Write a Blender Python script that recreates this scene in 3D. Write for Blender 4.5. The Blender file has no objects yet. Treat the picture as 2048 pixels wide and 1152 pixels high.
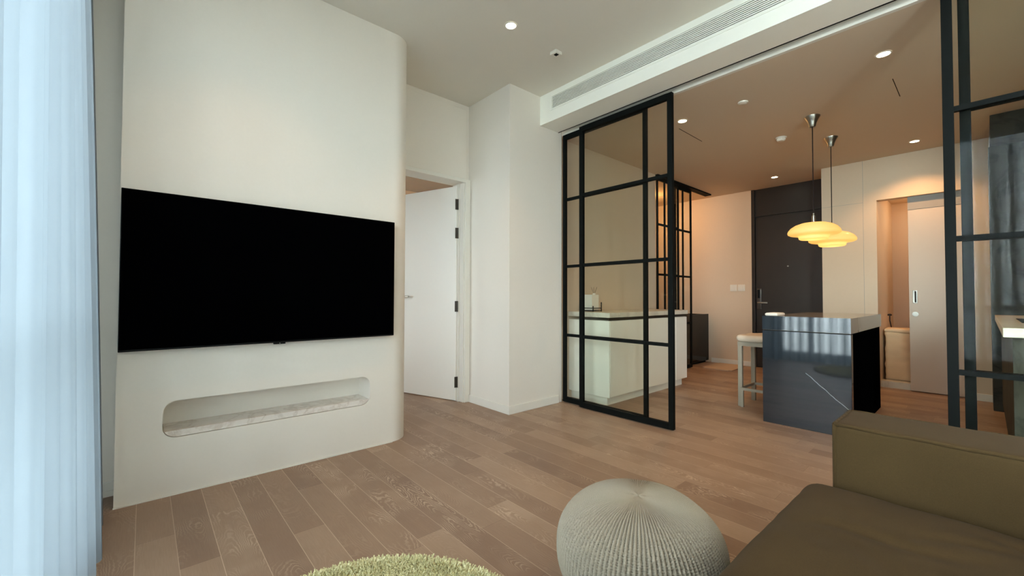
import bpy, bmesh, math, random
import numpy as np
from mathutils import Vector, Matrix, noise
from mathutils.geometry import tessellate_polygon
random.seed(7)
PI = math.pi
SC = bpy.context.scene
COL = SC.collection

# ------------------------------------------------------------------ camera
def s2l(c):
    return tuple((v/12.92 if v <= .04045 else ((v+.055)/1.055)**2.4) for v in [x/255 for x in c])

FPX, YAW, PITCH, ROLL, CAMZ = 833.777, math.radians(48.5816), math.radians(1.2231), math.radians(.1684), 1.08
cam = bpy.data.cameras.new('camera'); cam_o = bpy.data.objects.new('camera', cam); COL.objects.link(cam_o)
cam.sensor_width = 36; cam.sensor_fit = 'HORIZONTAL'; cam.lens = FPX/2048*36; cam.clip_start = .02
fw = Vector((math.cos(YAW)*math.cos(PITCH), math.sin(YAW)*math.cos(PITCH), math.sin(PITCH)))
rt = Vector((math.sin(YAW), -math.cos(YAW), 0)); up = rt.cross(fw)
r2 = rt*math.cos(ROLL)+up*math.sin(ROLL); u2 = -rt*math.sin(ROLL)+up*math.cos(ROLL)
m = Matrix((( r2.x, u2.x, -fw.x, 0), (r2.y, u2.y, -fw.y, 0), (r2.z, u2.z, -fw.z, CAMZ), (0, 0, 0, 1)))
cam_o.matrix_world = m
SC.camera = cam_o

# ------------------------------------------------------------------ daylight, exposure
w = bpy.data.worlds.new('world'); SC.world = w; w.use_nodes = True
bg = w.node_tree.nodes['Background']; bg.inputs[1].default_value = 54.0
_n = w.node_tree.nodes; _l = w.node_tree.links      # bright overcast sky above a darker ground
_tc = _n.new('ShaderNodeTexCoord'); _sp = _n.new('ShaderNodeSeparateXYZ'); _cr = _n.new('ShaderNodeValToRGB')
_mr = _n.new('ShaderNodeMapRange'); _mr.inputs['From Min'].default_value = -.20; _mr.inputs['From Max'].default_value = 1.0
_l.new(_tc.outputs['Generated'], _sp.inputs[0]); _l.new(_sp.outputs['Z'], _mr.inputs['Value']); _l.new(_mr.outputs[0], _cr.inputs[0]); _l.new(_cr.outputs[0], bg.inputs[0])
_cr.color_ramp.elements[0].color = (.22, .25, .25, 1); _cr.color_ramp.elements[1].color = (.46, .52, .56, 1)
_e = _cr.color_ramp.elements.new(.22); _e.color = (.86, .95, 1.0, 1)
_e = _cr.color_ramp.elements.new(.45); _e.color = (.72, .80, .85, 1)
SC.view_settings.view_transform = 'Standard'; SC.view_settings.look = 'None'
SC.view_settings.gamma = 1; SC.view_settings.exposure = 0.92
try: SC.view_settings.use_curve_mapping = False
except Exception: pass
cy = SC.cycles
cy.use_denoising = True
cy.max_bounces = 10; cy.diffuse_bounces = 6; cy.glossy_bounces = 5; cy.transparent_max_bounces = 16; cy.transmission_bounces = 6
cy.sample_clamp_indirect = 6; cy.caustics_reflective = False; cy.caustics_refractive = False
WIN_X, WIN_Y0, WIN_Y1, WIN_Z0, WIN_Z1 = -.5, -2.5, 2.5, .08, 2.92
pl = bpy.data.lights.new('window_portal', 'AREA'); pl.shape = 'RECTANGLE'; pl.size = WIN_Z1-WIN_Z0; pl.size_y = WIN_Y1-WIN_Y0
pl.cycles.is_portal = True
po = bpy.data.objects.new('window_portal', pl); COL.objects.link(po)
po.location = (WIN_X-.12, (WIN_Y0+WIN_Y1)/2, (WIN_Z0+WIN_Z1)/2); po.rotation_euler = (0, -PI/2, 0)
pl2 = bpy.data.lights.new('bedroom_portal', 'AREA'); pl2.shape = 'RECTANGLE'; pl2.size = 2.1; pl2.size_y = 1.2; pl2.cycles.is_portal = True
po2 = bpy.data.objects.new('bedroom_portal', pl2); COL.objects.link(po2); po2.location = (-.62, 4.8, 1.45); po2.rotation_euler = (0, -PI/2, 0)
WARM = (1.0, .55, .24)

# ------------------------------------------------------------------ materials
def newmat(name):
    M = bpy.data.materials.new(name); M.use_nodes = True
    nt = M.node_tree; nt.nodes.clear()
    out = nt.nodes.new('ShaderNodeOutputMaterial')
    return M, nt, out
class NB:
    def __init__(s, nt): s.nt = nt
    def n(s, t, **kw):
        nd = s.nt.nodes.new(t)
        for k, v in kw.items(): setattr(nd, k, v)
        return nd
    def put(s, sock, v):
        if isinstance(v, bpy.types.NodeSocket): s.nt.links.new(v, sock)
        elif isinstance(v, (tuple, list)) and len(v) == 3 and sock.type == 'RGBA': sock.default_value = (*v, 1)
        else: sock.default_value = v
    def m(s, op, a, b=0., c=None):
        nd = s.n('ShaderNodeMath', operation=op); s.put(nd.inputs[0], a); s.put(nd.inputs[1], b)
        if c is not None: s.put(nd.inputs[2], c)
        return nd.outputs[0]
    def mix(s, f, a, b):
        nd = s.n('ShaderNodeMix', data_type='RGBA'); s.put(nd.inputs[0], f); s.put(nd.inputs[6], a); s.put(nd.inputs[7], b)
        return nd.outputs[2]
    def co(s): return s.n('ShaderNodeNewGeometry').outputs['Position']
    def obj(s): return s.n('ShaderNodeTexCoord').outputs['Object']
    def xyz(s, v):
        nd = s.n('ShaderNodeSeparateXYZ'); s.put(nd.inputs[0], v); return nd.outputs
    def vec(s, x, y, z=0.):
        nd = s.n('ShaderNodeCombineXYZ')
        for i, v in enumerate((x, y, z)): s.put(nd.inputs[i], v)
        return nd.outputs[0]
    def noise(s, v, scale, detail=3, rough=.5, dist=0.):
        nd = s.n('ShaderNodeTexNoise'); s.put(nd.inputs['Vector'], v); nd.inputs['Scale'].default_value = scale
        nd.inputs['Detail'].default_value = detail; nd.inputs['Roughness'].default_value = rough; nd.inputs['Distortion'].default_value = dist
        return nd.outputs[0]
    def ramp(s, f, stops):
        nd = s.n('ShaderNodeValToRGB'); s.put(nd.inputs[0], f); cr = nd.color_ramp
        while len(cr.elements) < len(stops): cr.elements.new(.5)
        for e, (p, c) in zip(cr.elements, stops):
            e.position = p; e.color = (*c, 1) if len(c) == 3 else c
        return nd.outputs[0]
    def bump(s, h, st=.2, d=.01):
        nd = s.n('ShaderNodeBump'); s.put(nd.inputs['Height'], h); nd.inputs['Strength'].default_value = st; nd.inputs['Distance'].default_value = d
        return nd.outputs[0]
    def pbr(s, col, rough=.5, metal=0., spec=.5, normal=None):
        nd = s.n('ShaderNodeBsdfPrincipled'); s.put(nd.inputs['Base Color'], col); s.put(nd.inputs['Roughness'], rough)
        s.put(nd.inputs['Metallic'], metal); s.put(nd.inputs['Specular IOR Level'], spec)
        if normal is not None: s.put(nd.inputs['Normal'], normal)
        return nd

def paint(name, rgb, rough=.6, spec=.3, var=.04, scale=30, bump=.05, metal=0., bd=.002):
    M, nt, out = newmat(name); b = NB(nt); c = s2l(rgb)
    nz = b.noise(b.obj(), scale, 4)
    col = b.mix(nz, tuple(v*(1-var) for v in c), tuple(min(1, v*(1+var)) for v in c))
    p = b.pbr(col, rough, metal, spec, b.bump(nz, bump, bd))
    nt.links.new(p.outputs[0], out.inputs[0]); return M

WALL = paint('warm white paint', (227, 221, 211), .55, .25, .015, 60)
SLIDEW = paint('white sliding door with lamp tint', (206, 190, 172), .4, .4, .01, 40)  # white door; the cream tone stands in for dim, warm kitchen light
CEILK = paint('kitchen ceiling paint with lamp tint', (212, 194, 172), .8, .1, .01, 60)  # white ceiling; the tan is warm lamplight put into the colour
WALLK = paint('kitchen wall covering with lamp tint', (210, 190, 166), .5, .3, .02, 50)  # darkened and tanned so the colour carries the dim, warm kitchen light
CEIL = paint('ceiling paint', (224, 219, 208), .8, .1, .01, 60)
BEAM = paint('beam paint', (249, 249, 240), .6, .2, .01, 60)
TRIM = paint('white satin trim', (226, 223, 214), .35, .4, .01, 60)
DOORW = paint('white door lacquer', (241, 239, 231), .4, .4, .01, 40)
BLACKM = paint('black powder coated steel', (19, 21, 20), .55, .04, .1, 80)
STEEL = paint('brushed steel', (165, 160, 150), .32, .5, .08, 90, .05, 1.)
DARKSTEEL = paint('dark steel', (95, 90, 84), .3, .5, .08, 90, .05, 1.)
ENTRY = paint('dark brown laminate', (44, 38, 34), .38, .4, .12, 14)
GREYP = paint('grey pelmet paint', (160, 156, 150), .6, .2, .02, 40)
DARKIN = paint('dark interior', (28, 28, 27), .8, .1, .05, 20)
PLASTIC = paint('white plastic', (225, 220, 208), .4, .4, .02, 40)
CABW = paint('gloss white cabinet lacquer', (240, 237, 226), .22, .5, .01, 20, .0)
BLACKGLOSS = paint('gloss black panel', (8, 8, 9), .06, .22, .05, 20, .0)
BLACKSIDE = paint('matt black panel', (5, 5, 6), .6, .0, .05, 20, .0)
CORD = paint('black cord', (30, 18, 16), .6, .3, .05, 40)
STOOLM = paint('taupe painted metal', (150, 141, 124), .42, .4, .04, 60)
SLOTIN = paint('groove shadow gap', (60, 50, 40), .8, .1, .03, 20)
TVB = paint('black television bezel', (8, 8, 9), .45, .15, .05, 40)

def screen_mat():
    M, nt, out = newmat('television glass'); b = NB(nt)
    p = b.pbr((.0006, .0006, .0008), .25, 0., .0); nt.links.new(p.outputs[0], out.inputs[0]); return M
SCREEN = screen_mat()

def floor_mat():
    M, nt, out = newmat('brushed oak planks'); b = NB(nt)
    x, y, z = b.xyz(b.co())
    PW, PL = .1345, 1.25
    xs = b.m('DIVIDE', b.m('ADD', x, .012+4*PW), PW); row = b.m('FLOOR', xs); fx = b.m('FRACT', xs)
    wn = b.n('ShaderNodeTexWhiteNoise', noise_dimensions='1D'); b.put(wn.inputs['W'], row)
    ys = b.m('ADD', b.m('DIVIDE', y, PL), b.m('MULTIPLY', wn.outputs[0], 9.7)); col = b.m('FLOOR', ys); fy = b.m('FRACT', ys)
    wc = b.n('ShaderNodeTexWhiteNoise', noise_dimensions='2D'); b.put(wc.inputs['Vector'], b.vec(row, col))
    r1 = wc.outputs[0]; rc = b.xyz(wc.outputs[1]); r2_, r3_ = rc[1], rc[2]
    ex = b.m('MULTIPLY', b.m('MINIMUM', fx, b.m('SUBTRACT', 1., fx)), PW)
    ey = b.m('MULTIPLY', b.m('MINIMUM', fy, b.m('SUBTRACT', 1., fy)), PL)
    seam = b.m('LESS_THAN', ex, .0011); seamy = b.m('LESS_THAN', ey, .0008)
    # cathedral figure: contour lines of a slow noise stretched along the plank
    gx = b.m('ADD', x, b.m('MULTIPLY', r1, 31.)); gy = b.m('ADD', b.m('MULTIPLY', y, .17), b.m('MULTIPLY', r2_, 17.))
    wob = b.noise(b.vec(gx, b.m('MULTIPLY', y, 1.), r3_), 22., 3, .6)
    v = b.noise(b.vec(gx, gy, r3_), 5.2, 1.5, .45)
    v = b.m('ADD', v, b.m('MULTIPLY', wob, .035))
    lines = b.m('SINE', b.m('MULTIPLY', v, 430.))
    lines = b.m('POWER', b.m('MULTIPLY', b.m('ADD', lines, 1.), .5), 3.2)
    patch = b.noise(b.vec(gx, b.m('ADD', b.m('MULTIPLY', y, .9), r3_), r1), 4.5, 2, .5)
    patch = b.ramp(patch, [(.46, (0, 0, 0)), (.66, (1, 1, 1))])
    amp = b.m('MULTIPLY', patch, b.m('ADD', b.m('MULTIPLY', r3_, .75), .18))
    lines = b.m('MULTIPLY', lines, amp)
    fine = b.noise(b.vec(b.m('MULTIPLY', x, 60.), b.m('MULTIPLY', y, 2.2), r1), 5., 4, .65)
    cloud = b.noise(b.vec(gx, b.m('MULTIPLY', y, .5), r1), 6., 3)
    t = b.m('ADD', b.m('MULTIPLY', r1, .62), b.m('MULTIPLY', cloud, .42))
    base = b.ramp(t, [(.1, s2l((130, 103, 84))), (.5, s2l((154, 126, 104))), (.95, s2l((178, 151, 127)))])
    base = b.mix(b.m('MULTIPLY', fine, .45), base, s2l((108, 83, 66)))
    base = b.mix(b.m('MULTIPLY', lines, .72), base, s2l((206, 182, 158)))
    seam_f = b.m('MULTIPLY', seam, b.m('ADD', .35, b.m('MULTIPLY', wn.outputs[0], .5)))
    base = b.mix(seam_f, base, s2l((214, 190, 165)))
    base = b.mix(b.m('MULTIPLY', seamy, .5), base, s2l((70, 48, 36)))
    rough = b.m('ADD', .33, b.m('MULTIPLY', fine, .14))
    h = b.m('SUBTRACT', b.m('MULTIPLY', lines, .5), b.m('MAXIMUM', seam, seamy))
    p = b.pbr(base, rough, 0., .42, b.bump(b.m('ADD', h, b.m('MULTIPLY', fine, .5)), .12, .001))
    nt.links.new(p.outputs[0], out.inputs[0]); return M
FLOOR = floor_mat()

def marble_mat(name, base, vein, rough=.2, scale=3., amt=.8):
    M, nt, out = newmat(name); b = NB(nt); c = b.obj()
    n1 = b.noise(c, scale, 6, .6, 1.2)
    v = b.m('ABSOLUTE', b.m('SUBTRACT', n1, .5)); v = b.ramp(v, [(.0, (1, 1, 1)), (.06, (0, 0, 0))])
    cl = b.noise(c, scale*1.7, 4)
    f = b.m('MULTIPLY', v, b.m('MULTIPLY', cl, amt*1.6))
    col = b.mix(f, s2l(base), s2l(vein)); col = b.mix(b.m('MULTIPLY', cl, .25), col, s2l(vein))
    p = b.pbr(col, rough, 0., .5 if rough < .5 else .1); nt.links.new(p.outputs[0], out.inputs[0]); return M
MARBLE = marble_mat('white marble', (228, 222, 214), (186, 172, 160), .2, 5., .6)
CTOP = marble_mat('pale worktop', (222, 216, 200), (180, 172, 158), .3, 4., .5)
ISTONE = marble_mat('grey stone worktop', (150, 140, 126), (128, 118, 106), .12, 4., .15)
STONE = marble_mat('dark concrete laminate', (70, 67, 59), (44, 43, 39), .55, 2.4, .9)

def black_marble():
    M, nt, out = newmat('black polished marble'); b = NB(nt)
    x, y, z = b.xyz(b.co())
    # one long white line running down to the right, plus faint hairlines
    d = b.m('SUBTRACT', z, b.m('ADD', .215, b.m('MULTIPLY', b.m('SUBTRACT', y, .70), .88)))
    d = b.m('ADD', d, b.m('MULTIPLY', b.m('SUBTRACT', b.noise(b.co(), 9., 3), .5), .03))
    v = b.ramp(b.m('ABSOLUTE', d), [(0., (1, 1, 1)), (.0035, (0, 0, 0))])
    v = b.m('MULTIPLY', v, b.m('LESS_THAN', y, .98))
    n1 = b.noise(b.co(), 3.5, 6, .6, 1.5); v2 = b.ramp(b.m('ABSOLUTE', b.m('SUBTRACT', n1, .5)), [(0., (1, 1, 1)), (.012, (0, 0, 0))])
    f = b.m('ADD', b.m('MULTIPLY', v, .5), b.m('MULTIPLY', v2, .015))
    cl = b.noise(b.vec(b.m('MULTIPLY', y, 4.), b.m('MULTIPLY', z, 30.), x), 2.5, 4)
    base = b.mix(cl, s2l((22, 27, 32)), s2l((38, 45, 51)))
    col = b.mix(f, base, s2l((220, 220, 215)))
    p = b.pbr(col, .045, 0., .8, None); p.inputs['IOR'].default_value = 1.6
    nt.links.new(p.outputs[0], out.inputs[0]); return M
BMARBLE = black_marble()

def fabric(name, rgb, rgb2, scale=350., rough=.95, cloud=1., bump=.25):
    M, nt, out = newmat(name); b = NB(nt); c = b.obj()
    w1 = b.noise(c, scale, 2, .6); cl = b.noise(c, 5., 3)
    f = b.m('ADD', b.m('MULTIPLY', w1, .6), b.m('MULTIPLY', cl, .4*cloud))
    col = b.mix(f, s2l(rgb), s2l(rgb2))
    p = b.pbr(col, rough, 0., .15, b.bump(w1, bump, .0015)); p.inputs['Sheen Weight'].default_value = .02
    nt.links.new(p.outputs[0], out.inputs[0]); return M
SOFA = fabric('olive green upholstery', (58, 44, 25), (82, 64, 38))
POUF = fabric('grey beige knit yarn', (134, 124, 109), (194, 182, 163), 900., .95, .2, .4)
CUSH = fabric('cream seat fabric', (196, 180, 158), (222, 206, 184))
HAMPER = fabric('cream linen cloth', (214, 186, 148), (236, 212, 178), 300., .95, 1., .2)
MAT = fabric('beige mat weave', (176, 156, 138), (200, 180, 160), 200.)

def rug_mat():
    M, nt, out = newmat('green shag yarn'); b = NB(nt); c = b.obj()
    n1 = b.noise(c, 130., 2, .7); n2 = b.noise(c, 12., 2)
    col = b.ramp(b.m('ADD', b.m('MULTIPLY', n1, .75), b.m('MULTIPLY', n2, .25)),
                 [(.3, s2l((172, 168, 126))), (.5, s2l((214, 208, 162))), (.7, s2l((240, 234, 198)))])
    p = b.pbr(col, .95, 0., .1); nt.links.new(p.outputs[0], out.inputs[0]); return M
RUG = rug_mat()

def sheer():
    M, nt, out = newmat('white sheer voile'); b = NB(nt)
    wv = b.noise(b.obj(), 420., 2, .8)
    tr = b.n('ShaderNodeBsdfTransparent'); tl = b.n('ShaderNodeBsdfTranslucent'); df = b.n('ShaderNodeBsdfDiffuse')
    b.put(tl.inputs[0], (.035, .041, .046)); b.put(df.inputs[0], (.34, .38, .41))
    m1 = b.n('ShaderNodeMixShader'); m1.inputs[0].default_value = .42
    nt.links.new(tl.outputs[0], m1.inputs[1]); nt.links.new(df.outputs[0], m1.inputs[2])
    # open weave: see-through when looked at squarely, dense at a grazing angle
    g = b.n('ShaderNodeNewGeometry'); dp = b.n('ShaderNodeVectorMath', operation='DOT_PRODUCT')
    nt.links.new(g.outputs['Normal'], dp.inputs[0]); nt.links.new(g.outputs['Incoming'], dp.inputs[1])
    op = b.m('MULTIPLY', b.m('POWER', b.m('ABSOLUTE', dp.outputs['Value']), 3.), .115)
    m2 = b.n('ShaderNodeMixShader'); b.put(m2.inputs[0], b.m('SUBTRACT', 1., b.m('MULTIPLY', op, b.m('ADD', .7, b.m('MULTIPLY', wv, .6)))))
    nt.links.new(tr.outputs[0], m2.inputs[1]); nt.links.new(m1.outputs[0], m2.inputs[2])
    nt.links.new(m2.outputs[0], out.inputs[0]); return M
SHEER = sheer()

def glass(name, tint, k=1.):
    M, nt, out = newmat(name); b = NB(nt)
    tr = b.n('ShaderNodeBsdfTransparent'); b.put(tr.inputs[0], tint)
    gl = b.n('ShaderNodeBsdfGlossy'); gl.inputs['Roughness'].default_value = .0
    fr = b.n('ShaderNodeFresnel'); fr.inputs[0].default_value = 1.45
    ms = b.n('ShaderNodeMixShader'); b.put(ms.inputs[0], b.m('MULTIPLY', fr.outputs[0], k))
    nt.links.new(tr.outputs[0], ms.inputs[1]); nt.links.new(gl.outputs[0], ms.inputs[2]); nt.links.new(ms.outputs[0], out.inputs[0])
    return M
GLASS = glass('partition glass', (.972, .98, .962), .14)
WGLASS = glass('window glass', (.95, .98, .98), .6)

def emit(name, col, st):
    M, nt, out = newmat(name); b = NB(nt); e = b.n('ShaderNodeEmission'); b.put(e.inputs[0], col); e.inputs[1].default_value = st
    nt.links.new(e.outputs[0], out.inputs[0]); return M
LENS = emit('lit lamp lens', (1., .86, .62), 14.)

def opal():
    M, nt, out = newmat('lit opal glass'); b = NB(nt)
    tl = b.n('ShaderNodeBsdfTranslucent'); b.put(tl.inputs[0], (1., .70, .32)); df = b.n('ShaderNodeBsdfPrincipled')
    b.put(df.inputs['Base Color'], (.9, .72, .45)); b.put(df.inputs['Roughness'], .25)
    m1 = b.n('ShaderNodeMixShader'); m1.inputs[0].default_value = .35
    nt.links.new(tl.outputs[0], m1.inputs[1]); nt.links.new(df.outputs[0], m1.inputs[2])
    e = b.n('ShaderNodeEmission'); b.put(e.inputs[0], (1., .62, .17)); e.inputs[1].default_value = .15
    ad = b.n('ShaderNodeAddShader'); nt.links.new(m1.outputs[0], ad.inputs[0]); nt.links.new(e.outputs[0], ad.inputs[1])
    nt.links.new(ad.outputs[0], out.inputs[0]); return M
OPAL = opal()

# ------------------------------------------------------------------ mesh helpers (all in world coordinates)
def origin(p):
    o = Vector((0, 0, 0))
    while p is not None: o += p.location; p = p.parent
    return o
def tag(o, label=None, cat=None, group=None, kind=None):
    if label: o['label'] = label
    if cat: o['category'] = cat
    if group: o['group'] = group
    if kind: o['kind'] = kind
    return o
def thing(name, loc, label, cat, group=None):
    o = bpy.data.objects.new(name, None); COL.objects.link(o); o.location = loc; o.empty_display_size = .1
    return tag(o, label, cat, group)
def obj(name, bm, mat, parent=None, smooth=False, label=None, at=None):
    me = bpy.data.meshes.new(name)
    off = origin(parent) if parent else Vector(at or (0, 0, 0))
    if off.length: bmesh.ops.translate(bm, verts=bm.verts, vec=-off)
    bmesh.ops.recalc_face_normals(bm, faces=bm.faces)
    bm.to_mesh(me); bm.free()
    if mat: me.materials.append(mat)
    if smooth:
        for p in me.polygons: p.use_smooth = True
        if smooth != 'all':
            try: me.set_sharp_from_angle(angle=math.radians(38))
            except Exception: pass
    o = bpy.data.objects.new(name, me); COL.objects.link(o)
    if parent: o.parent = parent
    elif at: o.location = at
    if label: o['label'] = label
    return o
def npobj(name, V, F, mat, parent=None, smooth=True, at=None):
    off = origin(parent) if parent else Vector(at or (0, 0, 0))
    me = bpy.data.meshes.new(name)
    V = np.asarray(V, dtype=np.float32)-np.array(off, dtype=np.float32); F = np.asarray(F, dtype=np.int32); k = F.shape[1]
    me.vertices.add(len(V)); me.vertices.foreach_set('co', V.ravel())
    me.loops.add(F.size); me.loops.foreach_set('vertex_index', F.ravel())
    me.polygons.add(len(F)); me.polygons.foreach_set('loop_start', np.arange(0, F.size, k, dtype=np.int32))
    me.polygons.foreach_set('loop_total', np.full(len(F), k, dtype=np.int32))
    me.update(calc_edges=True); me.validate()
    me.polygons.foreach_set('use_smooth', np.full(len(me.polygons), smooth)); me.materials.append(mat)
    o = bpy.data.objects.new(name, me); COL.objects.link(o)
    if parent: o.parent = parent
    elif at: o.location = at
    return o
def B(): return bmesh.new()
def box(bm, x0, x1, y0, y1, z0, z1, bev=0., seg=2):
    mt = Matrix.Translation(((x0+x1)/2, (y0+y1)/2, (z0+z1)/2)) @ Matrix.Diagonal((abs(x1-x0), abs(y1-y0), abs(z1-z0), 1))
    r = bmesh.ops.create_cube(bm, size=1, matrix=mt)
    if bev > 0:
        es = list({e for v in r['verts'] for e in v.link_edges})
        bmesh.ops.bevel(bm, geom=es, offset=bev, segments=seg, affect='EDGES', profile=.5)
    return bm
def bx(*a, **k): return box(B(), *a, **k)
def cyl(bm, c, r, h, axis='Z', seg=24, r2=None):
    rot = {'Z': Matrix(), 'X': Matrix.Rotation(PI/2, 4, 'Y'), 'Y': Matrix.Rotation(-PI/2, 4, 'X')}[axis]
    bmesh.ops.create_cone(bm, cap_ends=True, segments=seg, radius1=r, radius2=r if r2 is None else r2, depth=h, matrix=Matrix.Translation(c) @ rot)
    return bm
def lathe(bm, c, prof, seg=48):
    rings = []
    for r, z in prof:
        if r < 1e-5: rings.append([bm.verts.new((c[0], c[1], c[2]+z))])
        else: rings.append([bm.verts.new((c[0]+r*math.cos(2*PI*i/seg), c[1]+r*math.sin(2*PI*i/seg), c[2]+z)) for i in range(seg)])
    for a, b in zip(rings, rings[1:]):
        if len(a) == 1 and len(b) == 1: continue
        for i in range(seg):
            j = (i+1) % seg
            if len(a) == 1: bm.faces.new((a[0], b[i], b[j]))
            elif len(b) == 1: bm.faces.new((a[i], b[0], a[j]))
            else: bm.faces.new((a[i], b[i], b[j], a[j]))
    return bm
def tube(bm, pts, r, seg=8):
    pts = [Vector(p) for p in pts]; rings = []
    for i, p in enumerate(pts):
        d = (pts[min(i+1, len(pts)-1)]-pts[max(i-1, 0)]).normalized()
        a = d.cross(Vector((0, 0, 1))) if abs(d.z) < .95 else d.cross(Vector((1, 0, 0)))
        a.normalize(); c = d.cross(a)
        rings.append([bm.verts.new(p+a*r*math.cos(2*PI*k/seg)+c*r*math.sin(2*PI*k/seg)) for k in range(seg)])
    for a, b in zip(rings, rings[1:]):
        for k in range(seg): bm.faces.new((a[k], b[k], b[(k+1) % seg], a[(k+1) % seg]))
    bm.faces.new(rings[0]); bm.faces.new(rings[-1]); return bm
def prism(bm, poly, z0, z1):
    lo = [bm.verts.new((x, y, z0)) for x, y in poly]; hi = [bm.verts.new((x, y, z1)) for x, y in poly]; n = len(poly)
    bm.faces.new(lo[::-1]); bm.faces.new(hi)
    for i in range(n): bm.faces.new((lo[i], lo[(i+1) % n], hi[(i+1) % n], hi[i]))
    return bm
def soft(bm, x0, x1, y0, y1, z0, z1, r, n=(30, 30, 10), disp=None):
    """box with round edges of radius r and a dense surface that disp(p, n) can push"""
    h = Vector(((x1-x0)/2, (y1-y0)/2, (z1-z0)/2)); c = Vector(((x0+x1)/2, (y0+y1)/2, (z0+z1)/2)); cache = {}
    def grid(k, hh):   # denser near the ends
        out = []
        m = max(3, 5)
        for i in range(m): out.append(-hh+r*1.0*(1-math.cos(PI/2*i/m)) if r > 0 else -hh)
        inner = [-hh+r+(2*(hh-r))*i/k for i in range(k+1)]
        return out+inner+[-v for v in reversed(out)]
    G = [grid(n[i], h[i]) for i in range(3)]
    def vert(p):
        key = tuple(round(v, 6) for v in p)
        if key in cache: return cache[key]
        q = Vector(p); inn = Vector([max(-h[i]+r, min(h[i]-r, q[i])) for i in range(3)]); d = q-inn
        nn = d.normalized() if d.length > 1e-9 else Vector((0, 0, 1))
        q = inn+nn*r+c
        if disp: q = q+nn*disp(q, nn)
        cache[key] = bm.verts.new(q); return cache[key]
    for ax in range(3):
        a, b_ = [i for i in range(3) if i != ax]
        for sgn in (-1, 1):
            for i in range(len(G[a])-1):
                for j in range(len(G[b_])-1):
                    vs = []
                    for ii, jj in ((i, j), (i+1, j), (i+1, j+1), (i, j+1)):
                        p = [0, 0, 0]; p[ax] = sgn*h[ax]; p[a] = G[a][ii]; p[b_] = G[b_][jj]; vs.append(vert(p))
                    if len(set(vs)) == 4:
                        try: bm.faces.new(vs)
                        except ValueError: pass
    return bm
def struct(name, bm, mat, parent=None, smooth=False):
    o = obj(name, bm, mat, parent, smooth)
    if not parent: o['kind'] = 'structure'
    return o

# ------------------------------------------------------------------ room shell
CH, KH = 3.074, 2.77             # living and kitchen ceiling heights
struct('floor', bx(-.6, 8.6, -2.6, 6.2, -.1, 0), FLOOR)
struct('ceiling', bx(-.6, 2.94, -2.6, 3.62, CH, CH+.1), CEIL)
# kitchen ceiling with the slot where the glass panels slide
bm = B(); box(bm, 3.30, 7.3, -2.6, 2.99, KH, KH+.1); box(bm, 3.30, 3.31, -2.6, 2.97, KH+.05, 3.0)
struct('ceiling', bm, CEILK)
bm = B(); box(bm, 3.27, 3.30, -2.6, 2.97, KH, 3.0); box(bm, 3.14, 3.30, -2.6, 2.97, 3.0, 3.05)
struct('trim_5', bm, CEIL)
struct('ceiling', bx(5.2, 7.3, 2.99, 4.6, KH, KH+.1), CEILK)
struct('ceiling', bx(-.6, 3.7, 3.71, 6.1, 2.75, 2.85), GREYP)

# television wall with rounded end and long niche
def rrect(x0, x1, z0, z1, r, n=10):
    P = []
    for cx, cz, a0 in ((x1-r, z1-r, 0), (x0+r, z1-r, 90), (x0+r, z0+r, 180), (x1-r, z0+r, 270)):
        for i in range(n+1):
            a = math.radians(a0+90*i/n); P.append((cx+r*math.cos(a), cz+r*math.sin(a)))
    return P
def tv_wall():
    bm = B(); Y0, XL, XR, YB, R_ = 2.93, -.10, 1.55, 3.60, .15
    nx = rrect(.085, 1.228, .308, .509, .062); D = .20
    outer = [(XL, 0), (XR-R_, 0), (XR-R_, CH), (XL, CH)]
    vs = [[Vector((x, z, 0)) for x, z in outer], [Vector((x, z, 0)) for x, z in nx]]
    flat = outer+nx; bv = [bm.verts.new((x, Y0, z)) for x, z in flat]
    for t in tessellate_polygon(vs): bm.faces.new([bv[i] for i in t])
    hole = bv[4:]; back = [bm.verts.new((v.co.x, Y0+D, v.co.z)) for v in hole]; n = len(hole)
    for i in range(n): bm.faces.new((hole[i], hole[(i+1) % n], back[(i+1) % n], back[i]))
    bm.faces.new(back)
    path = [(XR-R_, Y0)]
    for i in range(1, 17):
        a = -PI/2+PI/2*i/16; path.append((XR-R_+R_*math.cos(a), Y0+R_+R_*math.sin(a)))
    path += [(XR, YB), (XL, YB), (XL, Y0)]
    lo = [bv[1]]+[bm.verts.new((x, y, 0)) for x, y in path[1:-1]]+[bv[0]]
    hi = [bv[2]]+[bm.verts.new((x, y, CH)) for x, y in path[1:-1]]+[bv[3]]
    for i in range(len(path)-1): bm.faces.new((lo[i], lo[i+1], hi[i+1], hi[i]))
    bm.faces.new(lo); bm.faces.new(hi)
    return bm
tw = struct('wall_left', tv_wall(), WALL, smooth=True)
# marble shelf lining the bottom of the niche
def shelf():
    bm = B(); pts = [p for p in rrect(.088, 1.225, .311, .509, .060) if p[1] <= .345]
    pts = sorted(set((round(x, 5), round(z, 5)) for x, z in pts), key=lambda p: p[0])
    L = [p for p in pts if p[0] < .6]; Rr = [p for p in pts if p[0] > .6]
    poly = [(.088+.004, .345)]+L+Rr+[(1.225-.004, .345)]
    f = [bm.verts.new((x, 2.936, z)) for x, z in poly]; k = [bm.verts.new((x, 3.128, z)) for x, z in poly]; n = len(poly)
    bm.faces.new(f); bm.faces.new(k[::-1])
    for i in range(n): bm.faces.new((f[i], f[(i+1) % n], k[(i+1) % n], k[i]))
    return bm
obj('niche_shelf', shelf(), MARBLE, tw, label='white veined marble slab lining the bottom of the niche')
# slim light bead along the foot of the television wall
bm = B(); box(bm, -.102, 1.40, 2.922, 2.9295, 0, .006)
struct('baseboard_left', bm, TRIM)

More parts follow.
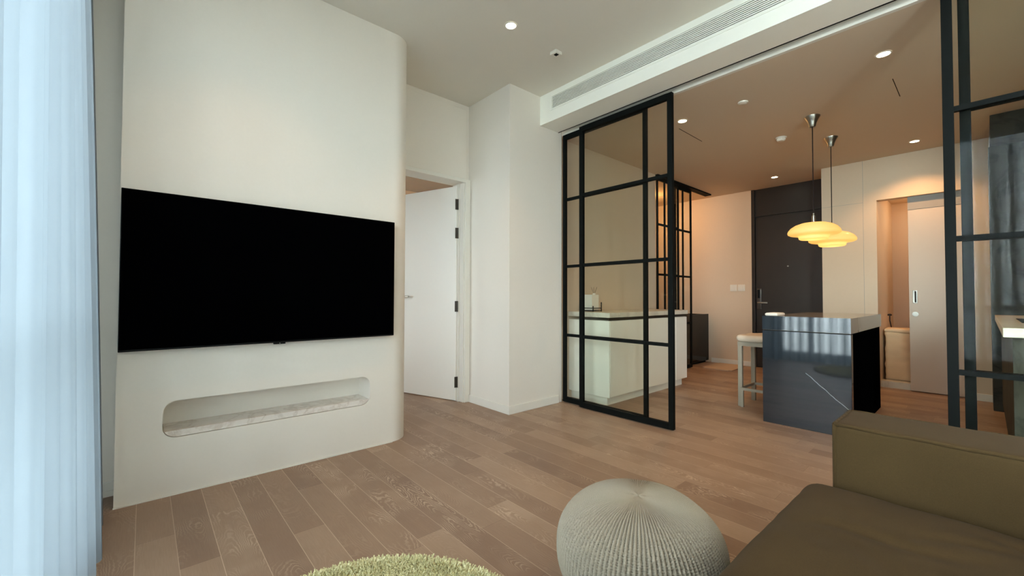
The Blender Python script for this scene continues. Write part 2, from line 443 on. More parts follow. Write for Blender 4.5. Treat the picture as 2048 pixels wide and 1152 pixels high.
# wall strip between curtain and television wall, window wall
struct('wall_left', bx(-.6, -.101, 3.15, 3.3, 0, CH), WALL)
bm = B(); box(bm, -.5, -.101, 3.135, 3.15, 0, .075, .002); box(bm, -.5, -.101, 3.128, 3.135, .0, .03)
struct('baseboard_left', bm, TRIM)
bm = B(); box(bm, -.6, WIN_X, -2.6, WIN_Y0, 0, CH); box(bm, -.6, WIN_X, WIN_Y1, 3.2, 0, CH); box(bm, -.6, WIN_X, WIN_Y0, WIN_Y1, 0, WIN_Z0); box(bm, -.6, WIN_X, WIN_Y0, WIN_Y1, WIN_Z1, CH)
struct('wall_window', bm, WALL)
win = struct('window_1', bx(-.58, -.52, WIN_Y0, WIN_Y0+.05, WIN_Z0, WIN_Z1), BLACKM)
bm = B(); box(bm, -.58, -.52, WIN_Y1-.05, WIN_Y1, WIN_Z0, WIN_Z1)
for yy in (-1.6, -.7, .2, 1.1, 2.0): box(bm, -.58, -.52, yy-.03, yy+.03, WIN_Z0, WIN_Z1)
for zz in (WIN_Z0, .95, WIN_Z1-.05): box(bm, -.58, -.52, WIN_Y0+.05, WIN_Y1-.05, zz, zz+.05)
obj('window_frame', bm, BLACKM, win)
obj('window_pane', bx(-.553, -.547, WIN_Y0+.04, WIN_Y1-.04, WIN_Z0+.04, WIN_Z1-.04), WGLASS, win)

# wall behind the sofa and around the kitchen
struct('wall_partition', bx(3.14, 3.30, -2.6, -.93, 0, CH), WALL)
struct('wall_back', bx(-.6, 7.4, -2.7, -2.6, 0, CH), WALL)
# column and bedroom door wall
struct('wall_column', bx(2.53, 3.25, 2.905, 3.70, 0, CH), WALL)
bm = B(); box(bm, 2.516, 2.53, 2.892, 3.54, 0, .075, .003); box(bm, 2.5165, 3.195, 2.891, 2.905, 0, .075, .003)
struct('baseboard_column', bm, TRIM)
struct('wall_hall', bx(1.55, 2.53, 3.56, 3.70, 2.275, CH), WALL)
# raised panel outline above the bedroom door
bm = B(); box(bm, 1.60, 2.50, 3.550, 3.562, 2.30, 3.03, .004)
struct('trim_1', bm, WALL)
bm = B()
box(bm, 2.452, 2.528, 3.535, 3.72, 0, 2.262, .004); box(bm, 2.465, 2.528, 3.52, 3.536, 0, 2.29, .003); box(bm, 1.551, 2.527, 3.52, 3.72, 2.256, 2.292, .004)
box(bm, 2.44, 2.453, 3.60, 3.72, 0, 2.262)
dr = struct('door_1', bm, TRIM)
# open door leaf, hinged on the right, swinging into the bedroom
hx, hy, ang, LW, LT = 2.428, 3.628, math.radians(108.2), .80, .042
def leafbox(u0, u1, v0, v1, z0, z1, bev=0):
    b_ = bx(u0, u1, v0, v1, z0, z1, bev=bev); bmesh.ops.rotate(b_, cent=(0, 0, 0), matrix=Matrix.Rotation(ang, 3, 'Z'), verts=b_.verts)
    bmesh.ops.translate(b_, verts=b_.verts, vec=(hx, hy, 0)); return b_
lf = obj('door_leaf', leafbox(0, LW, -LT, 0, .008, 2.235, .002), DOORW, dr)
bm = B()
b2 = leafbox(LW-.075, LW-.045, 0, .035, 1.065, 1.095, .004); me_ = bpy.data.meshes.new('t'); b2.to_mesh(me_); b2.free(); bm.from_mesh(me_); bpy.data.meshes.remove(me_)
b2 = leafbox(LW-.175, LW-.045, .035, .050, 1.072, 1.090, .004); me_ = bpy.data.meshes.new('t'); b2.to_mesh(me_); b2.free(); bm.from_mesh(me_); bpy.data.meshes.remove(me_)
obj('door_handle', bm, STEEL, lf)
for zz in (.20, .98, 1.74, 2.04):
    b2 = B(); cyl(b2, (hx+.006, hy-.014, zz), .0075, .11, seg=12)
    box(b2, hx+.006, hx+.024, hy-.018, hy-.014, zz-.055, zz+.055); box(b2, hx-.022, hx+.006, hy-.012, hy-.008, zz-.055, zz+.055)
    obj('hinge', b2, DARKSTEEL, dr, smooth=True)
# bedroom beyond
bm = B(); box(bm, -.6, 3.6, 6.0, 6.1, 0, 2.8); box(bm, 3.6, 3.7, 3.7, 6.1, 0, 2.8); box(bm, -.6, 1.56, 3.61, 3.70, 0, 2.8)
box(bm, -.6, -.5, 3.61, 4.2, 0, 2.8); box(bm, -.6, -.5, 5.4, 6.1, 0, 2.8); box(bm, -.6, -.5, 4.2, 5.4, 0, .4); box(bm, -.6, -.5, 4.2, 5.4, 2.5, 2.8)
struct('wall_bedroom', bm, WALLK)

w2 = struct('window_2_added', bx(-.58, -.54, 4.2, 4.24, .4, 2.5), BLACKM)  # unseen window, added to light the open door leaf
bm = B(); box(bm, -.58, -.54, 5.36, 5.4, .4, 2.5); box(bm, -.58, -.54, 4.24, 5.36, .4, .44); box(bm, -.58, -.54, 4.24, 5.36, 2.46, 2.5); obj('window_frame', bm, BLACKM, w2)
# beam carrying the air grille
GY0, GY1, GZ0, GZ1 = -1.1, 2.764, 2.886, 3.030
bm = B()
box(bm, 2.93, 3.19, -2.6, 2.905, 2.785, GZ0); box(bm, 2.93, 3.19, -2.6, 2.905, GZ1, CH); box(bm, 2.93, 3.19, GY1, 2.905, GZ0, GZ1)
box(bm, 2.93, 3.19, -2.6, GY0, GZ0, GZ1); box(bm, 3.05, 3.19, GY0, GY1, GZ0, GZ1); box(bm, 3.14, 3.19, -2.6, 2.905, CH-.02, CH+.1)
struct('trim_2', bm, BEAM)
gr = thing('air_vent', (2.93, GY1, GZ0), 'long white slatted air conditioning grille set into the ceiling beam', 'vent')
fm = B(); t_ = .012
box(fm, 2.924, 2.934, GY0, GY1, GZ0, GZ0+t_); box(fm, 2.924, 2.934, GY0, GY1, GZ1-t_, GZ1); box(fm, 2.924, 2.934, GY1-.02, GY1, GZ0+t_, GZ1-t_); box(fm, 2.924, 2.934, GY0, GY0+.02, GZ0+t_, GZ1-t_)
obj('frame', fm, BEAM, gr)
obj('backing', bx(2.962, 3.045, GY0+.001, GY1-.001, GZ0+.001, GZ1-.001), DARKIN, gr, label='dark duct opening behind the slats')
ns = 9; p_ = (GZ1-GZ0-2*t_)/ns
for i in range(ns):
    z = GZ0+t_+p_*(i+.5)
    s_ = bx(2.928, 2.9325, GY0+.02, GY1-.02, z-.0037, z+.0037); obj('slat', s_, BEAM, gr)

# kitchen left wall, end walls
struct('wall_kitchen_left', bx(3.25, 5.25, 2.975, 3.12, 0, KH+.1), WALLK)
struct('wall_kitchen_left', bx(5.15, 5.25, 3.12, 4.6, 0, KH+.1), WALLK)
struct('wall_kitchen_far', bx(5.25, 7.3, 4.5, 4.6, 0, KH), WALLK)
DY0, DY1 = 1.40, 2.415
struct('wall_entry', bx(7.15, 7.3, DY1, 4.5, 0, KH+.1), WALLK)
bm = B(); box(bm, 7.136, 7.15, DY1+.02, 3.04, 0, .075, .003)
struct('baseboard_entry', bm, TRIM)
# entrance door, dark, full height with overpanel
dr2 = struct('door_2', bx(7.20, 7.3, 1.30, DY1, 0, KH+.05), ENTRY)
b2 = B(); box(b2, 7.15, 7.2, DY1-.045, DY1, 0, KH, .002); box(b2, 7.175, 7.2, 1.38, DY1-.045, 2.345, KH, .002)
obj('door_frame', b2, ENTRY, dr2)
dl = obj('door_leaf', bx(7.172, 7.2, 1.42, DY1-.055, .01, 2.325, bev=.002), ENTRY, dr2)
b2 = B(); box(b2, 7.150, 7.172, 2.285, 2.345, .90, 1.22, .006)
lk = obj('lock_plate', b2, DARKSTEEL, dl)
b2 = B(); box(b2, 7.144, 7.1505, 2.297, 2.333, 1.07, 1.20, .003); obj('keypad', b2, BLACKGLOSS, lk)
b2 = B(); cyl(b2, (7.135, 2.315, 1.0), .012, .04, 'X', 14); box(b2, 7.112, 7.128, 2.19, 2.33, .99, 1.012, .004); obj('door_handle', b2, STEEL, lk, smooth=True)
b2 = B(); cyl(b2, (7.169, 1.928, 1.55), .010, .012, 'X', 16); obj('peephole', b2, STEEL, dl, smooth=True)
for zz in (.35, 1.22, 2.1): obj('hinge', bx(7.160, 7.174, 1.452, 1.468, zz-.06, zz+.06), BLACKM, dr2)

# right end wall with recessed opening
WX = 6.63; OY0, OY1, OZ = .10, .852, 2.262
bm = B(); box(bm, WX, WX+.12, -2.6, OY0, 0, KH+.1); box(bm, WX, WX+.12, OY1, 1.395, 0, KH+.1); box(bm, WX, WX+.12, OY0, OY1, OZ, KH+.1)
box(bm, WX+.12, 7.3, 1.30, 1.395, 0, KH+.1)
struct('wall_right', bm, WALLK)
bm = B(); box(bm, WX-.013, WX, -.9, OY0, 0, .075, .003); box(bm, WX-.013, WX, OY1+.01, 1.395, 0, .075, .003)
struct('baseboard_right', bm, TRIM)
bm = B(); box(bm, WX-.002, WX, .975, .978, 0, KH); box(bm, WX-.002, WX, .978, 1.39, 2.252, 2.255)
struct('trim_3', bm, GREYP)
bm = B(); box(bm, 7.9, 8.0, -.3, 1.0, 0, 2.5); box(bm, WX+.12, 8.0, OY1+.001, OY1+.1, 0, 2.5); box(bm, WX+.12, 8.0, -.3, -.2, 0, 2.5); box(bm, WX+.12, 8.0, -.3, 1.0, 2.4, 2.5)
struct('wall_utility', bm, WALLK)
dr3 = struct('door_3', bx(WX+.06, WX+.115, OY0, .583, 2.112, OZ), GREYP)
sl = obj('door_leaf', bx(WX+.065, WX+.105, OY0, .583, .008, 2.110, bev=.002), SLIDEW, dr3)
b2 = B(); box(b2, WX+.059, WX+.066, .512, .552, 1.02, 1.17, .002)
hd = obj('door_handle', b2, STEEL, sl); obj('pull_recess', bx(WX+.0575, WX+.0595, .522, .536, 1.03, 1.16), DARKIN, hd)
b2 = B(); cyl(b2, (WX+.058, .532, .895), .027, .016, 'X', 28); cyl(b2, (WX+.050, .532, .895), .010, .012, 'X', 18)
obj('lock_cylinder', b2, STEEL, sl, smooth=True)
struct('trim_4', bx(WX+.125, WX+.27, .10, OY1, 0, .075), CTOP)

# ------------------------------------------------------------------ downlights and ceiling pieces
def downlight(x, y, z, label, watt, spot=95, blend=.8, tilt=None):
    t = thing('downlight', (x, y, z), label, 'ceiling light', 'recessed downlights')
    obj('trim_ring', lathe(B(), (x, y, z), [(.036, -.001), (.037, -.004), (.045, -.004), (.047, -.0005)], 32), TRIM, t, smooth='all')
    obj('lens', lathe(B(), (x, y, z), [(0, -.002), (.0365, -.002), (.0365, -.0005)], 32), LENS, t)
    L = bpy.data.lights.new('downlight_lamp', 'SPOT'); L.energy = watt; L.color = WARM; L.spot_size = math.radians(spot); L.spot_blend = blend; L.shadow_soft_size = .03
    lo = bpy.data.objects.new('downlight_lamp', L); COL.objects.link(lo); lo.parent = t; lo.location = (0, 0, -.012)
    return t
downlight(1.989, 2.275, CH, 'lit recessed downlight in the living room ceiling near the air grille', 20)
downlight(.42, 2.275, CH, 'lit recessed downlight in the living room ceiling above the television', 11)
downlight(1.989, .45, CH, 'unseen recessed downlight added above the sofa arm to brighten the living room', 14)  # out of view, added as extra light for the living room
downlight(3.814, .44, KH, 'lit recessed downlight in the kitchen ceiling beside the right glass panels, the largest one', 17)
downlight(3.841, 1.892, KH, 'lit recessed downlight in the kitchen ceiling just right of the sliding glass panel edge', 17)
downlight(6.60, 1.925, KH, 'lit recessed downlight in front of the dark entrance door', 17)
downlight(6.20, .476, KH, 'lit recessed downlight above the white sliding door opening', 27, 122, .6)

def detector(x, y, r, h, label):
    t = thing('smoke_detector', (x, y, KH), label, 'smoke detector')
    obj('base', lathe(B(), (x, y, KH), [(0, -.001), (r, -.001), (r, -.008), (r*.93, -.012), (0, -.012)], 36), PLASTIC, t, smooth=True)
    obj('cover', lathe(B(), (x, y, KH), [(r*.75, -.012), (r*.72, -h*.8), (r*.6, -h), (0, -h)], 36), PLASTIC, t, smooth=True)
    return t
detector(3.854, 1.358, .040, .016, 'flat round white ceiling disc nearest the glass partition')
dt = detector(5.012, 1.398, .050, .040, 'round white smoke detector near the two pendant lamps')
bm = B()
for k in range(10):
    a = 2*PI*k/10; b2 = (5.012+.036*math.cos(a), 1.398+.036*math.sin(a)); box(bm, b2[0]-.004, b2[0]+.004, b2[1]-.004, b2[1]+.004, KH-.030, KH-.016)
obj('vent_fin', bm, PLASTIC, dt)
sn = thing('ceiling_sensor', (2.48, 2.28, CH), 'small square white sensor with dark centre on the living room ceiling', 'sensor')
obj('housing', bx(2.445, 2.515, 2.245, 2.315, CH-.026, CH-.0005, bev=.004), PLASTIC, sn)
obj('sensor_grille', bx(2.462, 2.493, 2.258, 2.289, CH-.0275, CH-.0255), BLACKM, sn, label='dark square grille')
tag(obj('ceiling_slot', bx(3.99, 4.50, 1.998, 2.004, KH-.0015, KH), SLOTIN), 'thin dark slot line in the kitchen ceiling behind the downlight by the glass panel', 'ceiling slot', 'thin slots in the kitchen ceiling')
tag(obj('ceiling_slot', bx(4.30, 4.72, .443, .448, KH-.0015, KH), SLOTIN), 'thin dark slot line in the kitchen ceiling beside the right glass panels', 'ceiling slot', 'thin slots in the kitchen ceiling')

# ------------------------------------------------------------------ black framed glass partition
HZ = (.69, 1.395, 2.087)
def glass_panel(axis, c, a0, a1, z1, label, cat='glass door', mids=(), st=.036, mt=.028, th=.036, hz=HZ, group=None, z0=.008):
    """axis 'Y': panel lies in the plane X=c and runs a0..a1 along Y;  axis 'X': plane Y=c, runs along X"""
    def bb(u0, u1, w0, w1, za, zb, bev=0):
        return bx(w0, w1, u0, u1, za, zb, bev=bev) if axis == 'Y' else bx(u0, u1, w0, w1, za, zb, bev=bev)
    loc = (c, (a0+a1)/2, 0) if axis == 'Y' else ((a0+a1)/2, c, 0)
    t = thing('sliding_glass_panel', loc, label, cat, group); h = th/2
    for u0, u1 in ((a0, a0+st), (a1-st, a1)): obj('stile', bb(u0, u1, c-h, c+h, z0, z1, .002), BLACKM, t)
    obj('bottom_rail', bb(a0+st, a1-st, c-h, c+h, z0, z0+.05), BLACKM, t); obj('top_rail', bb(a0+st, a1-st, c-h, c+h, z1-.05, z1), BLACKM, t)
    for z in hz: obj('glazing_bar', bb(a0+st, a1-st, c-h*.75, c+h*.75, z-mt/2, z+mt/2), BLACKM, t)
    for u in mids: obj('glazing_bar', bb(u-mt/2, u+mt/2, c-h*.74, c+h*.74, z0+.05, z1-.05), BLACKM, t)
    obj('glass_pane', bb(a0+st*.6, a1-st*.6, c-.003, c+.003, z0+.03, z1-.03), GLASS, t)
    return t
PZ = KH-.004
glass_panel('Y', 3.275-.006, 1.93, 2.893, PZ, 'black framed glass panel touching the white column, behind the front sliding panel', st=.036, th=.030)
glass_panel('Y', 3.228, 1.672, 2.64, PZ, 'black framed sliding glass panel ending at the wide kitchen opening', st=.042, th=.036)
glass_panel('Y', 3.228, -.86, .137, PZ, 'nearer black framed glass panel stacked at the right edge behind the sofa arm', st=.042, th=.036)
glass_panel('Y', 3.275-.006, -.92, .076, PZ, 'farther black framed glass panel stacked at the right edge beside the kitchen worktop', st=.042, th=.030)
tag(obj('ceiling_track', bx(3.1905, 3.199, -.92, 2.90, 2.782, 2.80), BLACKM, at=(3.195, 2.9, 2.78)), 'thin black track line under the ceiling beam above the sliding glass panels', 'track')
# far glass wall along the inner room
tr = thing('ceiling_track', (5.25, 2.97, KH), 'black ceiling track above the far glass panels', 'track')
obj('rail', bx(5.25, 6.93, 2.935, 3.035, KH-.022, KH-.0005), BLACKM, tr)
obj('groove', bx(5.27, 6.92, 2.976, 2.992, KH-.024, KH-.0215), DARKIN, tr)
glass_panel('X', 2.962, 5.255, 5.87, KH-.026, 'far black framed glass panel behind the white kitchen cabinet', mids=(5.47,), th=.022, st=.03)
glass_panel('X', 3.005, 5.84, 6.36, KH-.026, 'far black framed glass panel nearest the entrance, beside the black cabinet', mids=(6.09,), th=.022, st=.03)

# ------------------------------------------------------------------ television
TX0, TX1, TZ0, TZ1, TY = -.095, 1.379, .795, 1.627, 2.872
tv = thing('television', (TX0/2+TX1/2, 2.93, TZ0), 'large black flat television mounted on the white wall above the niche', 'television')
obj('housing', bx(TX0, TX1, TY, TY+.03, TZ0, TZ1, bev=.003), TVB, tv)
obj('wall_mount', bx(.3, .98, TY+.03, 2.929, .98, 1.44, bev=.004), TVB, tv)
obj('screen', bx(TX0+.004, TX1-.004, TY-.0015, TY+.001, TZ0+.010, TZ1-.004), SCREEN, tv)
ir = obj('sensor_tab', bx(.598, .662, TY-.002, TY+.02, TZ0-.009, TZ0+.002, bev=.002), TVB, tv, label='small black tab with tiny pale dot under the screen')
obj('indicator', bx(.628, .633, TY-.003, TY-.0015, TZ0-.005, TZ0-.002), PLASTIC, ir)

# ------------------------------------------------------------------ sheer curtain
def curtain(y0, y1, n, zt, zb, ph, amp0, amp1, xt, xb, seed):
    R_ = np.random.RandomState(seed); ny, nz = 420, 46
    s = np.linspace(0, 1, ny); V = []
    ks = np.cumsum(R_.uniform(.6, 1.5, n)); ks = ks/ks[-1]
    phase = np.interp(s, np.r_[0, ks], np.arange(n+1))*2*PI
    am = np.interp(s, np.linspace(0, 1, n*2), R_.uniform(.55, 1.2, n*2))
    for iz in range(nz+1):
        q = iz/nz; z = zt+(zb-zt)*q; a = (amp0+(amp1-amp0)*q)*am
        base = xt+(xb+.066*np.clip((y0+(y1-y0)*s-1.75)/.5, 0, 1)-xt)*q**.85
        x = base+a*np.sin(phase+ph)+.35*a*np.sin(phase*2+1.3+q*.6)
        y = y0+(y1-y0)*s+.012*np.sin(phase*2+ph)*(.4+q)
        k_ = np.clip((s-.975)/.025, 0, 1); x = x*(1-k_)+k_*(xt-.19); y = y+.05*np.sin(k_*PI/2)
        if iz == nz: z = zb
        V.append(np.c_[x, y, np.full(ny, z)])
    V = np.vstack(V); I = np.arange(ny-1); F = []
    for iz in range(nz):
        a = iz*ny+I; F.append(np.c_[a, a+1, a+1+ny, a+ny])
    return V, np.vstack(F), ny, nz
V, F, ny, nz = curtain(-1.75, 2.97, 29, 3.03, .0005, .4, .030, .046, -.250, -.222, 5)
cu = thing('sheer_curtain', (-.22, 1.55, 0), 'long white sheer curtain hanging in soft folds beside the television wall', 'curtain')
npobj('curtain_fabric', V, F[:-(2*(ny-1))], SHEER, cu)
# turned up hem: a second layer of cloth along the bottom
k = 2; nzh = 2
Vh = V[-(nzh+1)*ny:].copy(); I = np.arange(ny-1)
Fh = np.vstack([np.c_[i*ny+I, i*ny+I+1, (i+1)*ny+I+1, (i+1)*ny+I] for i in range(nzh)])
npobj('hem', Vh, Fh, SHEER, cu)
t2 = thing('sheer_curtain', (-.42, 4.8, 0), 'unseen white sheer curtain added to soften the light of the bedroom window', 'curtain')  # added out of view to weaken the daylight reaching the door leaf
V2, F2, _a, _b = curtain(3.95, 5.65, 12, 2.70, .012, 1.2, .025, .035, -.40, -.40, 9)
npobj('curtain_fabric', V2, F2, SHEER, t2)
obj('curtain_track', bx(-.295, -.255, -2.5, 3.0, 3.03, 3.0735), TRIM, cu)

# ------------------------------------------------------------------ kitchen cabinet on the left
kc = thing('kitchen_cabinet', (4.26, 2.7, 0), 'white gloss low kitchen cabinet run standing behind the glass panels', 'cabinet')
CX0, CX1, CY0, CY1 = 3.455, 5.06, 2.452, 2.974
bm = B(); box(bm, CX0, CX1-.0, CY0+.02, CY1, .085, .845); obj('body', bm, CABW, kc)
obj('end_panel', bx(CX0-.012, CX0, CY0, CY1, .085, .845, bev=.002), CABW, kc)
obj('plinth', bx(CX0+.03, CX1-.03, CY0+.055, CY1, 0, .085), CABW, kc)
obj('finger_groove', bx(CX0, CX1, CY0+.012, CY0+.03, .845, .875), SLOTIN, kc)
xs = [CX0+.002, 4.165, 4.785, CX1]
for i in range(3):
    obj('cabinet_door', bx(xs[i]+.0025, xs[i+1]-.0025, CY0, CY0+.02, .09, .842, bev=.0025), CABW, kc)
tag(obj('worktop', bx(CX0-.022, CX1+.008, CY0-.012, CY1, .876, .925, bev=.003), CTOP, at=(CX0, CY0, .876)), 'pale stone worktop lying on the white gloss kitchen cabinet', 'worktop')
# diffuser box, rack and reeds
dfx = thing('diffuser_box', (3.66, 2.845, .926), 'white cube box with dark reed sticks on the pale kitchen worktop', 'diffuser')
obj('box', bx(3.60, 3.72, 2.785, 2.905, .9405, 1.107, bev=.003), PLASTIC, dfx)
obj('bottle', lathe(B(), (3.69, 2.825, 1.107), [(0, 0), (.018, 0), (.018, .012), (.010, .018), (0, .018)], 20), PLASTIC, dfx, smooth=True)
for i, (dx, dy) in enumerate(((-.030, .034), (.004, .006), (.026, -.032))):
    obj('reed', tube(B(), [(3.69, 2.825+dy*.15, 1.115), (3.69+dx*.3, 2.825+dy, 1.19)], .0016, 6), CORD, dfx)
rk = thing('wire_rack', (3.66, 2.84, .926), 'low black metal rack holding the white diffuser box', 'rack')
bm = B()
box(bm, 3.585, 3.591, 2.76, 3.0-.06, .9305, .9365); box(bm, 3.728, 3.734, 2.76, 2.94, .9305, .9365); box(bm, 3.585, 3.734, 2.757, 2.763, .9305, .9365); box(bm, 3.585, 3.734, 2.937, 2.943, .9305, .9365)
box(bm, 3.591, 3.728, 2.80, 2.806, .9305, .9365); box(bm, 3.591, 3.728, 2.88, 2.886, .9305, .9365)
obj('base_frame', bm, BLACKM, rk)
for i, (px, py, hh) in enumerate(((3.588, 2.76, .0), (3.731, 2.76, 0), (3.588, 2.94, 0), (3.731, 2.94, 0))):
    obj('post', bx(px-.004, px+.004, py-.004, py+.004, .9255, 1.025 if py < 2.8 and px > 3.7 else .985), BLACKM, rk)
obj('rail', bx(3.583, 3.588, 2.764, 2.936, .958, .966), BLACKM, rk); obj('rail', bx(3.592, 3.727, 2.7565, 2.7625, .958, .966), BLACKM, rk)

# ------------------------------------------------------------------ island
IX0, IX1, IY0, IY1 = 4.08, 5.485, .683, 1.296
isl = thing('kitchen_island', (4.78, .99, 0), 'black polished marble island with grey stone side edge, standing in the kitchen', 'kitchen island')
obj('top_slab', bx(IX0+.004, IX1, IY0, IY1, .80, .921, bev=.002), ISTONE, isl)
obj('front_apron', bx(IX0-.004, IX0+.004, IY0, IY1, .803, .921), BMARBLE, isl)
obj('front_slab', bx(IX0-.002, IX0+.06, IY0, IY1, 0, .794, bev=.001), BMARBLE, isl)
obj('shadow_gap', bx(IX0+.012, IX0+.05, IY0+.01, IY1-.01, .794, .80), DARKIN, isl)
obj('side_panel', bx(IX0+.061, IX1-.005, IY0+.012, IY0+.05, .0, .799), BLACKSIDE, isl)
obj('body', bx(IX0+.061, IX1-.02, IY0+.051, 1.0, .0, .799), BLACKSIDE, isl)
t = thing('tray', (4.2, 1.22, .9215), 'small low white tray with rounded edge on the far left of the black island', 'tray')
obj('dish', bx(4.115, 4.33, 1.19, 1.288, .9215, .944, bev=.009, seg=3), PLASTIC, t, smooth=True)
obj('dish_rim', bx(4.125, 4.32, 1.20, 1.278, .944, .947, bev=.001), PLASTIC, t)

# stool
st = thing('bar_stool', (4.7, 1.44, 0), 'taupe metal bar stool with cream cushion beside the black island', 'stool')
SX0, SX1, SY0, SY1 = 4.47, 4.86, 1.27, 1.645
def bar(n, *a): return obj(n, bx(*a, bev=.002), STOOLM, st)
for (lx, ly) in ((SX0, SY1-.038), (SX1-.038, SY1-.038), (SX0, SY0), (SX1-.038, SY0)): bar('leg', lx, lx+.038, ly, ly+.038, 0, .60)
b2 = B(); box(b2, SX0, SX1, SY1-.038, SY1, .60, .64); box(b2, SX0, SX1, SY0, SY0+.038, .60, .64); box(b2, SX0, SX0+.038, SY0+.038, SY1-.038, .60, .64); box(b2, SX1-.038, SX1, SY0+.038, SY1-.038, .60, .64)
obj('seat_frame', b2, STOOLM, st)
b2 = B(); box(b2, SX0-.026, SX0-.001, SY0+.02, SY1-.03, .165, .19); box(b2, SX0-.026, SX0-.001, SY1-.056, SY1-.031, 0, .165); box(b2, SX0-.026, SX0-.001, SY0+.02, SY0+.045, 0, .165)
obj('footrest', b2, STOOLM, st)
bar('stretcher', SX1-.034, SX1-.006, SY0+.038, SY1-.038, .165, .19)
bar('stretcher', SX0+.038, SX1-.038, SY1-.034, SY1-.006, .165, .19)
def cd(p, n):
    return .010*noise.noise(p*9)+(.012*max(0, n.z)*math.cos((p.x-4.665)/.2*1.3)*math.cos((p.y-1.457)/.19*1.3))
obj('seat_cushion', soft(B(), SX0-.012, SX1+.012, SY0-.012, SY1+.014, .641, .705, .030, (14, 14, 2), cd), CUSH, st, smooth='all')

# pendants
def pendant(x, y, z0, label):
    t = thing('pendant_lamp', (x, y, z0), label, 'pendant lamp', 'pendant lamps over the island')
    obj('canopy', lathe(B(), (x, y, KH), [(0, -.001), (.062, -.001), (.060, -.010), (.045, -.035), (.032, -.065), (.026, -.095), (.022, -.100), (.0, -.100)], 40), STEEL, t, smooth=True)
    obj('cord', tube(B(), [(x, y, KH-.098), (x, y, z0+.16)], .0042, 10), CORD, t, smooth=True)
    obj('stem', lathe(B(), (x, y, z0), [(0, .175), (.006, .175), (.006, .155), (.014, .150), (.014, .078), (0, .078)], 24), STEEL, t, smooth=True)
    prof = [(.013, .088), (.05, .087), (.10, .080), (.145, .064), (.180, .040), (.199, .015), (.205, -.003), (.201, -.017), (.185, -.026), (.150, -.033), (.128, -.037), (.119, -.043),
            (.117, -.052), (.115, -.062), (.105, -.069), (.06, -.072), (0, -.073)]
    obj('lamp_shade', lathe(B(), (x, y, z0), prof, 64), OPAL, t, smooth='all', label='glowing cream opal glass shade in stepped discs')
    L = bpy.data.lights.new('pendant_bulb', 'POINT'); L.energy = .30; L.color = (1., .80, .50); L.shadow_soft_size = .03
    lo = bpy.data.objects.new('pendant_bulb', L); COL.objects.link(lo); lo.parent = t; lo.location = (0, 0, .0)
    return t
pendant(4.645, 1.040, 1.69, 'nearer opal glass pendant lamp, hanging left and slightly in front over the island')
pendant(5.40, 1.050, 1.69, 'farther opal glass pendant lamp, hanging right and partly behind the other')

# ------------------------------------------------------------------ things by the entrance
bc = thing('black_cabinet', (6.82, 3.35, 0), 'gloss black low cabinet standing beyond the far glass panels', 'cabinet')
obj('body', bx(6.50, 7.13, 3.10, 3.62, .03, .80, bev=.003), BLACKSIDE, bc); obj('front_panel', bx(6.50, 7.13, 3.08, 3.099, .035, .805, bev=.002), BLACKGLOSS, bc)
obj('foot_plinth', bx(6.53, 7.10, 3.12, 3.60, 0, .03), BLACKM, bc)
mb = B(); poly = [(6.42, 2.455), (7.11, 2.50), (7.10, 2.93), (6.43, 2.885)]
prism(mb, poly, .0005, .012); bmesh.ops.bevel(mb, geom=[e for e in mb.edges if abs(e.verts[0].co.z-e.verts[1].co.z) > .005], offset=.04, segments=4, affect='EDGES')
tag(obj('door_mat', mb, MAT, at=(6.76, 2.7, 0)), 'thin beige mat on the floor by the entrance wall', 'mat')
for i, (yy, lb) in enumerate(((2.685, 'left of the two square white wall switches beside the dark entrance door'), (2.565, 'right of the two square white wall switches, nearest the dark entrance door'))):
    t = thing('wall_switch', (7.15, yy, 1.235), lb, 'switch', 'wall switches by the entrance')
    obj('plate', bx(7.141, 7.1495, yy-.052, yy+.052, 1.183, 1.287, bev=.003), PLASTIC, t)
    obj('rocker', bx(7.137, 7.1415, yy-.036, yy-.002, 1.205, 1.265, bev=.001), PLASTIC, t); obj('rocker', bx(7.137, 7.1415, yy+.002, yy+.036, 1.205, 1.265, bev=.001), PLASTIC, t)

# hamper in the utility recess
hp = thing('laundry_hamper', (7.1, .67, .0), 'tall cream cloth laundry hamper standing behind the white sliding door', 'hamper')
def hd_(p, n): return .014*noise.noise(Vector((p.x*5, p.y*5, p.z*14)))+.006*noise.noise(p*26)
obj('bag', soft(B(), 6.93, 7.3, .42, .83, .06, .66, .025, (10, 12, 22), hd_), HAMPER, hp, smooth='all')
obj('lid', soft(B(), 6.915, 7.315, .405, .84, .655, .70, .018, (10, 12, 2), lambda p, n: .01*noise.noise(p*7)), HAMPER, hp, smooth='all')
for a_, b_ in ((6.94, .435), (6.94, .815), (7.29, .435), (7.29, .815)): obj('leg', bx(a_-.012, a_+.012, b_-.012, b_+.012, 0, .07), STOOLM, hp)
bh = thing('hanging_brush', (7.02, .80, .70), 'small brown stick handle standing up above the cream laundry hamper', 'brush')
obj('handle', tube(B(), [(7.00, .775, .715), (7.01, .79, .80), (7.01, .79, .86)], .006, 8), CORD, bh, smooth=True)
obj('knob', lathe(B(), (7.01, .79, .86), [(0, -.004), (.020, 0), (.022, .012), (.012, .022), (0, .024)], 20), CORD, bh, smooth=True)

